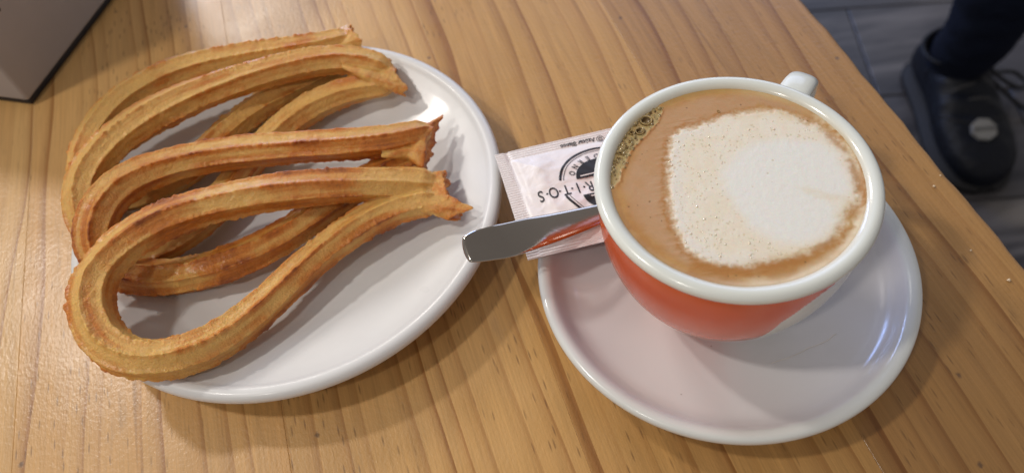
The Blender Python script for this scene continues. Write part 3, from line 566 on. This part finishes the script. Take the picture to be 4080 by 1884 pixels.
# standing bubbles on the milk
BUBM = NB('bubble_film'); BUBM.P(Base_Color=(.78, .68, .52), Roughness=.08, Specular_IOR_Level=.6, Coat_Weight=.6, Coat_Roughness=.02); BUBM = BUBM.m
VB, FB = [], []
def dome(cx, cy, r):
    P_, F_ = lathe([(0, .75*r), (.35*r, .68*r), (.65*r, .50*r), (.88*r, .24*r), (r, -.05*r)], 12, (cx, cy)); P_[:, 2] += ZC+.0002
    k = len(VB); VB.extend(P_.tolist()); FB.extend((F_+k).tolist())
k_ = 0
while k_ < 210:
    x, y = rng.uniform(-.58, .9), rng.uniform(-.8, .7)
    dd = sdf(CREAM, np.array([x]), np.array([y]))[0]; d3 = sdf(WHITE, np.array([x]), np.array([y]))[0]
    if dd > 0 and d3 < -.03 and rng.random() < (1.0 if x < .1 else .35): dome(CC[0]+RC*x, CC[1]+RC*y, RC*rng.choice([.005, .006, .008, .011], p=[.4, .35, .18, .07])); k_ += 1
prop(mesh('small_bubbles', VB, FB, BUBM, cf), kind='stuff')
VB, FB = [], []
k_ = 0
while k_ < 150:
    x, y = rng.uniform(-1, -.3), rng.uniform(0, .95)
    if sdf(BUB, np.array([x]), np.array([y]))[0] > -.006: dome(CC[0]+RC*x, CC[1]+RC*y, RC*rng.choice([.005, .008, .012, .017], p=[.4, .35, .18, .07])); k_ += 1
FROTH = NB('froth_film'); FROTH.P(Base_Color=(.40, .30, .14), Roughness=.08, Specular_IOR_Level=.6, Coat_Weight=.5, Coat_Roughness=.03, Alpha=.75); FROTH = FROTH.m
prop(mesh('froth_bubbles', VB, FB, FROTH, cf), kind='stuff')
VB, FB = [], []
DK = NB('dark_bubble_film'); DK.P(Base_Color=(.20, .13, .05), Roughness=.06, Specular_IOR_Level=.7, Coat_Weight=.6); DK = DK.m
for cx, cy, r in DARKB[:12]+[[.075, .725, .013]]:
    P_, F_ = lathe([(r*RC*(1-t*.10), t) for t in np.linspace(-.0002, .00045, 4)]+[(r*RC*.80, .0002), (r*RC*.84, -.0003)], 20, (CC[0]+RC*cx, CC[1]+RC*cy)); P_[:, 2] += ZC-.0001
    mesh('bubble_ring', P_, F_, plain('bubble_ring', (.42, .30, .13), .15) if 'bubble_ring' not in bpy.data.materials else bpy.data.materials['bubble_ring'], cf)

# ============================================================ SUGAR SACHET
TL = np.array([-.0018, .2334]); ES = np.array([.9944, .1055]); ET = np.array([.1122, -.9937]); WP = .0603; LP = .0740
def rb_at(z): return float(rbody(z))
def sachet_z(s, t):
    u, v = s/LP, t/WP
    zz = .0256-.0022*u+.0010*np.sin(u*5+1)*np.sin(v*3.1)
    inn = np.clip(np.minimum(np.minimum((s-.0065)/.012, (WP-.004-t)/.012), (t-.006)/.012), 0, 1)
    zz = zz+.0034*inn**.7*(1-.25*u)
    pp = np.stack([s*1.0, t*1.0, 0*s], -1).reshape(-1, 3)
    zz = zz+(inn*.0010*np.reshape(fbm(pp, 75, 4, 3), np.shape(s)))+.0004*np.reshape(noise(pp*[1, .4, 1], 160, 6), np.shape(s))*np.minimum(1, inn*3)
    crease = -.0007*np.exp(-((s-.0085-.10*(t-.03))/.0012)**2)*sstep(.045, .010, t)
    crimp = .00022*np.sin(t*2*np.pi/.00135)*sstep(.0062, .0052, s)
    ribs = .00016*np.sin(t*2*np.pi/.0014)*(sstep(.0062, .0055, t)+sstep(WP-.0048, WP-.0042, t))*sstep(.004, .007, s)
    return zz+crease+crimp+ribs
def sachet_pt(s, t, lift=0.):
    s = np.asarray(s, float); t = np.asarray(t, float)
    x = TL[0]+ES[0]*s+ET[0]*t; y = TL[1]+ES[1]*s+ET[1]*t; zz = sachet_z(s, t)+lift
    dx, dy = x-CC[0], y-CC[1]; d_ = np.hypot(dx, dy); rmin = rbody(zz)+.0006; k = np.maximum(1, rmin/np.maximum(d_, 1e-5))
    return np.stack([CC[0]+dx*k, CC[1]+dy*k, zz], -1)
ns, nt_ = 190, 330
ss, tt = np.meshgrid(np.linspace(0, LP, ns), np.linspace(0, WP, nt_), indexing='ij')
sh = empty('sugar_sachet', (.02, .205, .0262), .105, 'white paper sugar sachet with black print lying under the spoon between plate and cup', 'sugar packet')
top = sachet_pt(ss, tt).reshape(-1, 3); bot = top.copy(); inn = np.clip(np.minimum(np.minimum((ss-.0065)/.012, (WP-.004-tt)/.012), (tt-.006)/.012), 0, 1).ravel()
bot[:, 2] = top[:, 2]-.00025-inn**.7*.0050
F = grid_faces(ns, nt_, False).tolist(); k = ns*nt_; F2 = [[a+k for a in q[::-1]] for q in F]
rim_ = [(i, 0) for i in range(ns)]+[(ns-1, j) for j in range(1, nt_)]+[(i, nt_-1) for i in range(ns-2, -1, -1)]+[(0, j) for j in range(nt_-2, 0, -1)]
idx = [i*nt_+j for i, j in rim_]; F3 = [[idx[q], idx[(q+1) % len(idx)], idx[(q+1) % len(idx)]+k, idx[q]+k] for q in range(len(idx))]
mesh('paper', np.vstack([top, bot]), F+F2+F3, PAPER, sh)
def lay_print(name, V2, F, mat, lift=.00022):
    """V2 in sachet coordinates (s,t)"""
    V2 = np.asarray(V2, float); mesh(name, sachet_pt(V2[:, 0], V2[:, 1], lift), F, mat, sh, smooth=False)
def glyph(txt, size, sx=1., bold=0., outline=0.):
    cu_ = bpy.data.curves.new('lettering', 'FONT'); cu_.body = txt; cu_.size = size; cu_.align_x = 'CENTER'; cu_.align_y = 'CENTER'; cu_.offset = bold; cu_.resolution_u = 4
    if outline: cu_.fill_mode = 'NONE'; cu_.bevel_depth = outline; cu_.bevel_resolution = 0
    o = bpy.data.objects.new('lettering', cu_); C.objects.link(o); bpy.context.view_layer.update()
    me = o.evaluated_get(bpy.context.evaluated_depsgraph_get()).to_mesh()
    V = [(v.co.x*sx, v.co.y) for v in me.vertices]; F = [list(p.vertices) for p in me.polygons]
    bpy.data.objects.remove(o); return np.array(V), F
def put(txt, s, t, size, mat, sx=1., bold=0., rot=0., outline=0., name='lettering', lift=.00022):
    """print reads upside down for the viewer: text +x runs to -s, text +y to +t"""
    V, F = glyph(txt, size, sx, bold, outline); c, n_ = math.cos(rot), math.sin(rot)
    X_ = V[:, 0]*c-V[:, 1]*n_; Y_ = V[:, 0]*n_+V[:, 1]*c
    lay_print(name, np.stack([s-X_, t+Y_], 1), F, mat, lift)
for ch, s in (('R', .0363), ('I', .0308), ('T', .0254), ('O', .0196), ('S', .0138)): put(ch, s, .0316, .0085, INK, .66, .00008)
for s in (.0336, .0281, .0225, .0167):
    a = np.linspace(0, 2*np.pi, 14, endpoint=False); lay_print('dot', np.stack([s+.0005*np.cos(a), .0316+.0005*np.sin(a)], 1), [list(range(14))], INK)
def arc(cx, cy, r0_, r1_, a0, a1, name='ring', mat=None, n=90):
    a = np.radians(np.linspace(a0, a1, n)); V = np.vstack([np.stack([cx+r0_*np.cos(a), cy+r0_*np.sin(a)], 1), np.stack([cx+r1_*np.cos(a), cy+r1_*np.sin(a)], 1)])
    lay_print(name, V, [[i, i+1, n+i+1, n+i] for i in range(n-1)], mat or INK)
LC = (.0437, .0306); g = 13.5
for a0, a1 in ((180+g, 360-g), (g, 180-g)):                              # upper (t smaller) and lower halves
    arc(*LC, .0194, .0205, a0, a1); arc(*LC, .0183, .0186, a0, a1)
for sgn, t0, txts in ((-1, .0268, ()), (1, .0364, ())):
    a = np.radians(np.linspace(0, 180, 40)); V = np.stack([LC[0]+.0120*np.cos(a), t0+sgn*.0098*np.sin(a)], 1); 
    V = np.vstack([[(LC[0], t0)], V]); lay_print('half_disc', V, [[0, i, i+1] for i in range(1, 40)], INK)
    b0 = t0+sgn*.0010; V = [(LC[0]-.0113, b0), (LC[0]+.0113, b0), (LC[0]+.0113, b0+sgn*.0006), (LC[0]-.0113, b0+sgn*.0006)]; lay_print('stripe', V, [[0, 1, 2, 3]], WHITEINK, .0002)
put('UE', .0407, .0240, .0030, WHITEINK, .8, .00004, lift=.00022); put('SS', .0407, .0212, .0030, WHITEINK, .8, .00004, lift=.00022)
for ch, ad in (('D', 272), ('E', 256.5), ('R', 241), ('N', 225.5), ('O', 210)):
    a = math.radians(ad+ (0)); put(ch, LC[0]+.0152*math.cos(a), LC[1]+.0152*math.sin(a), .0038, INK, .8, 0, math.radians(270-ad), outline=.00012)
put('Azúcar Blanco', .0388, .0043, .0034, INK, .84, .00006)
arc(.0497, .0049, .00165, .00190, 0, 360, 'recycling_ring', None, 40)
for base in (20, 200):                                                   # two arrows chasing each other in the ring
    arc(.0497, .0049, .0006, .00115, base, base+115, 'recycling_arrow', None, 16)
    a = math.radians(base+115); b_ = math.radians(base+165)
    lay_print('recycling_arrow', [(.0497+.0002*math.cos(a), .0049+.0002*math.sin(a)), (.0497+.0015*math.cos(a), .0049+.0015*math.sin(a)), (.0497+.0009*math.cos(b_), .0049+.0009*math.sin(b_))], [[0, 1, 2]], INK)

# ============================================================ TEASPOON
sp = empty('teaspoon', (.03, .187, .032), 0, 'stainless steel teaspoon lying across the sachet, handle reaching over the plate rim', 'spoon')
ax_ = spline([(-.0192, .1733, .0412, .0056, .0006), (-0.0184, 0.1734, 0.0412, 0.0060, .0010), (-0.0141, 0.1740, 0.0412, 0.0070, .0012), (-0.0083, 0.1747, 0.0408, 0.0075, .0012), (-0.0022, 0.1755, 0.0400, 0.0077, .0012), (0.0098, 0.1789, 0.0372, 0.0072, .0012), (0.0228, 0.1833, 0.0330, 0.0062, .0012), (0.0370, 0.1885, 0.0285, 0.0049, .0012),
              (.050, .1935, .0245, .0036, .0014), (.062, .1960, .0195, .0027, .0014), (.071, .1975, .0160, .0026, .0012)], 90)
T, N, B = frames(ax_[:, :3]); n = 26; aa = np.linspace(0, 2*np.pi, n, endpoint=False)
N = np.cross(T, [0, 0, 1.]); N /= np.linalg.norm(N, axis=1)[:, None]; B = np.cross(N, T)
roll_ = .21; N, B = N*math.cos(roll_)-B*math.sin(roll_), B*math.cos(roll_)+N*math.sin(roll_)
ca, sa_ = np.cos(aa), np.sin(aa); capk = np.ones(90); 
q = np.sign(ca)*np.abs(ca)**.8
dish = -.0005*(1-ca**2)*(sa_ > 0)                                        # slightly hollow top face
V = ax_[:, None, :3]+N[:, None]*(q[None, :, None]*ax_[:, 3][:, None, None])+B[:, None]*((sa_*1.0)[None, :, None]*ax_[:, 4][:, None, None]+dish[None, :, None])
# blunt curved end
e = np.linspace(0, 1, 90); V[:, :, :] = V
bow = -.0012*(1-(q**2))                                                  # end bows outwards
V[:3] += (T[0][None, None]*bow[None, :, None])*np.array([1, .6, .2])[:, None, None]
V = V.reshape(-1, 3); F = grid_faces(90, n).tolist()+[list(range(n))[::-1], list(range(89*n, 90*n))]
mesh('spoon_handle', V, F, STEEL, sp)
# bowl behind the cup
nb, mb = 26, 36; VV = []
bd = np.array([.95, .31]); bn_ = np.array([-.31, .95]); bc = np.array([.0930, .2085]); zb0 = .0155
for side in (0, 1):
    for i in range(nb):
        q = i/(nb-1)
        for j in range(mb):
            a = 2*math.pi*j/mb; lx = .0225*q*math.cos(a); ly = .0130*q*math.sin(a)*(1-.18*math.cos(a))
            zz = zb0-.0055*(1-q**2)-(.0007 if side else 0)
            VV.append((bc[0]+bd[0]*lx+bn_[0]*ly, bc[1]+bd[1]*lx+bn_[1]*ly, zz))
F = grid_faces(nb, mb).tolist(); k = nb*mb; F += [[a+k for a in q[::-1]] for q in grid_faces(nb, mb).tolist()]
F += [[(nb-1)*mb+j, (nb-1)*mb+(j+1) % mb, k+(nb-1)*mb+(j+1) % mb, k+(nb-1)*mb+j] for j in range(mb)]
mesh('spoon_bowl', VV, F, STEEL, sp)

# ============================================================ PERSON (shin and boot beyond the table)
pe = empty('person', (.78, .80, -.75), 0, 'person in dark trousers and black ankle boot standing past the table edge', 'person')
hx = np.array([.782, .935]); tx = np.array([.754, .650]); fd = (tx-hx)/np.linalg.norm(tx-hx); fn = np.array([-fd[1], fd[0]])*-1
def foot_pt(l, w_, z): return (hx[0]+fd[0]*l+fn[0]*w_, hx[1]+fd[1]*l+fn[1]*w_, z)
# sections along the foot: l, half width, top height, side bulge
secs = [(0, .012, .050), (.006, .028, .062), (.020, .038, .080), (.045, .043, .098), (.075, .045, .108), (.105, .046, .104), (.135, .049, .092), (.165, .053, .078), (.195, .056, .067), (.225, .055, .060), (.250, .050, .054), (.270, .040, .046), (.282, .026, .036), (.287, .010, .026)]
sc_ = spline([(a, b, c) for a, b, c in secs], 60); m = 48; V = []
for l, hw, ht in sc_:
    for j in range(m):
        a = 2*math.pi*j/m; cw, sw = math.cos(a), math.sin(a)
        x = np.sign(cw)*abs(cw)**.8*hw; zz = ht*.5*(1+np.sign(sw)*abs(sw)**.75)
        wr = .0030*math.sin(l*190+3*cw)*max(0, sw)*(1 if .09 < l < .19 else .2)
        V.append(foot_pt(l, x, -.735+max(0, zz-.004)+wr))
F = grid_faces(60, m).tolist()+[list(range(m))[::-1], list(range(59*m, 60*m))]
bt = mesh('boot', V, F, LEATHER, pe); prop(bt, label='black leather ankle boot')
# sole
V = []
for l, hw, _ in sc_:
    for (q, z_) in ((-1.07, -.736), (1.07, -.736), (1.09, -.742), (1.05, -.7498), (-1.05, -.7498), (-1.09, -.742)): V.append(foot_pt(l*1.02-.003, hw*q+(.002 if q > 0 else -.002), z_))
mesh('sole', V, grid_faces(60, 6).tolist()+[list(range(6)), list(range(59*6, 60*6))[::-1]], RUBBER, bt)
# shaft with a rolled collar, flaring open on the near left side
P3 = spline([(.790, .885, -.690, .044, .048), (.781, .873, -.665, .043, .046), (.770, .862, -.640, .045, .047), (.760, .852, -.622, .049, .049)], 16)
a = np.linspace(0, 2*np.pi, 48, endpoint=False)
V = np.stack([P3[:, 0][:, None]+P3[:, 3][:, None]*np.cos(a), P3[:, 1][:, None]+P3[:, 4][:, None]*np.sin(a), P3[:, 2][:, None]+.012*np.cos(a+.6)[None]*np.linspace(0, 1, 16)[:, None]], -1)
inn_ = V[::-1].copy(); inn_ = inn_-(inn_-inn_.mean(1, keepdims=True))*.10
mesh('boot_shaft', np.vstack([V.reshape(-1, 3), inn_.reshape(-1, 3)]), grid_faces(32, 48), LEATHER, bt)
ring = np.vstack([V[-1], V[-1][:2]]); Vr, Fr = tube(ring, .0035, 10, False); mesh('collar', Vr, Fr, LEATHER, bt)
# round pale badge on the vamp
bc_ = foot_pt(.220, .002, -.735+.0605)
nrm = Vector((fd[0]*.25, fd[1]*.25, 1)).normalized(); Mr = nrm.to_track_quat('Z', 'Y').to_matrix()
BADGE = plain('worn_pale_badge', (.19, .19, .185), .55, var=.25)
def badge(rad_, h0, h1, mat, nm, sides=8, ang0=.2):
    V = [Mr @ Vector((rad_*q*math.cos(2*math.pi*i/sides+ang0), rad_*q*math.sin(2*math.pi*i/sides+ang0), h)) + Vector(bc_) for q, h in ((1, h0), (1, h1), (.93, h1+.0006)) for i in range(sides)]
    F = grid_faces(3, sides).tolist()+[list(range(2*sides, 3*sides))]
    return mesh(nm, V, F, mat, bt, smooth=False)
badge(.0195, -.004, .0030, BADGE, 'badge', 8)
V, F = box(-.017, -.003, .0038, .017, .003, .0044); V = [Mr @ v + Vector(bc_) for v in V]; mesh('badge_band', V, F, plain('badge_band', (.09, .09, .09), .6), bt, smooth=False)
# welt and seams of the boot
for k_, (l0, w0, l1) in enumerate(((.205, .054, .175), (.110, .044, .085))):
    pts = []
    for q in np.linspace(-1, 1, 21):
        l = l0+(l1-l0)*q*q; hw = float(np.interp(l, sc_[:, 0], sc_[:, 1])); ht = float(np.interp(l, sc_[:, 0], sc_[:, 2]))
        sw = max(0., 1-abs(q)**2)**.5; zz = ht*.5*(1+sw**.75); pts.append(foot_pt(l, np.sign(q)*abs(q)**.8*hw*1.01, -.7345+max(0, zz-.004)))
    Vt, Ft = tube(pts, .0016, 8); mesh('seam', Vt, Ft, RUBBER, bt)
# laces across the instep
for l, wd_ in ((.120, .030), (.143, .034), (.166, .036)):
    ht = float(np.interp(l, sc_[:, 0], sc_[:, 2])); pts = [foot_pt(l+.004*q, wd_*q, -.739+ht*(1-.16*q*q)) for q in np.linspace(-1, 1, 9)]
    Vt, Ft = tube(pts, .0028, 8); mesh('lace', Vt, Ft, LACE, bt)
# lace loops lying out to the right of the boot
for pts in ([(.83, .835, -.675), (.855, .85, -.700), (.885, .868, -.722), (.915, .872, -.735), (.925, .850, -.740), (.900, .832, -.730), (.865, .830, -.705), (.832, .832, -.678)],
            [(.832, .83, -.69), (.86, .815, -.715), (.89, .790, -.735), (.92, .765, -.743), (.95, .745, -.744)]):
    Vt, Ft = tube(spline(pts, 60), .0036, 8); mesh('shoelace', Vt, Ft, RUBBER, bt)
# trouser leg: shin, knee and thigh
leg = spline([(.782, .868, -.690, .045), (.772, .852, -.655, .045), (.765, .838, -.620, .047), (.758, .822, -.58, .050), (.748, .808, -.53, .053), (.738, .796, -.46, .057), (.722, .785, -.38, .062), (.712, .785, -.30, .066), (.730, .83, -.262, .070), (.80, .93, -.262, .074), (.90, 1.06, -.27, .078), (.98, 1.16, -.28, .06)], 120)
Pp = leg[:, :3]; T, N, B = frames(Pp); m = 72; a = np.linspace(0, 2*np.pi, m, endpoint=False)
pre = (Pp[:, None]+(N[:, None]*np.cos(a)[None, :, None]+B[:, None]*np.sin(a)[None, :, None])*leg[:, 3][:, None, None]).reshape(-1, 3)
wk = 1+.06*fbm(pre*[1, 1, 2.5], 16, 40, 3).reshape(120, m); V = Pp[:, None]+(N[:, None]*np.cos(a)[None, :, None]+B[:, None]*np.sin(a)[None, :, None])*(leg[:, 3][:, None]*wk)[..., None]
mesh('trouser_leg', V.reshape(-1, 3), grid_faces(120, m).tolist()+[list(range(m))[::-1], list(range(119*m, 120*m))], DENIM, pe)

# ============================================================ CRUMBS
CRUMB = plain('pale_crumb', (.72, .58, .40), .8, var=.2)
for k_, (x, y) in enumerate([[0.2019, 0.1981], [0.1965, 0.1928], [0.2048, 0.1399], [0.1966, 0.1569]]):
    q = .00042+.0002*((k_*7) % 3); V, F = lathe([(0, 0), (q, .0001), (q*1.1, q*.6), (q*.5, q*1.1), (0, q*1.15)], 7, (0, 0)); V = V*np.array([1, .75, 1])+noise(V+k_, 2500, k_)[:, None]*q*.25
    o = mesh('crumb', V+np.array([x, y, .0003]), F, CRUMB, smooth=False)
    prop(o, ('upper of two tiny pale crumbs lying close together near the table edge beside the cup', 'lower of two tiny pale crumbs lying close together near the table edge beside the cup', 'tiny pale crumb nearest the right side of the photo, by the table edge', 'tiny pale crumb alone on the wood, nearest the saucer')[k_], 'crumb', 'crumbs right of the saucer')
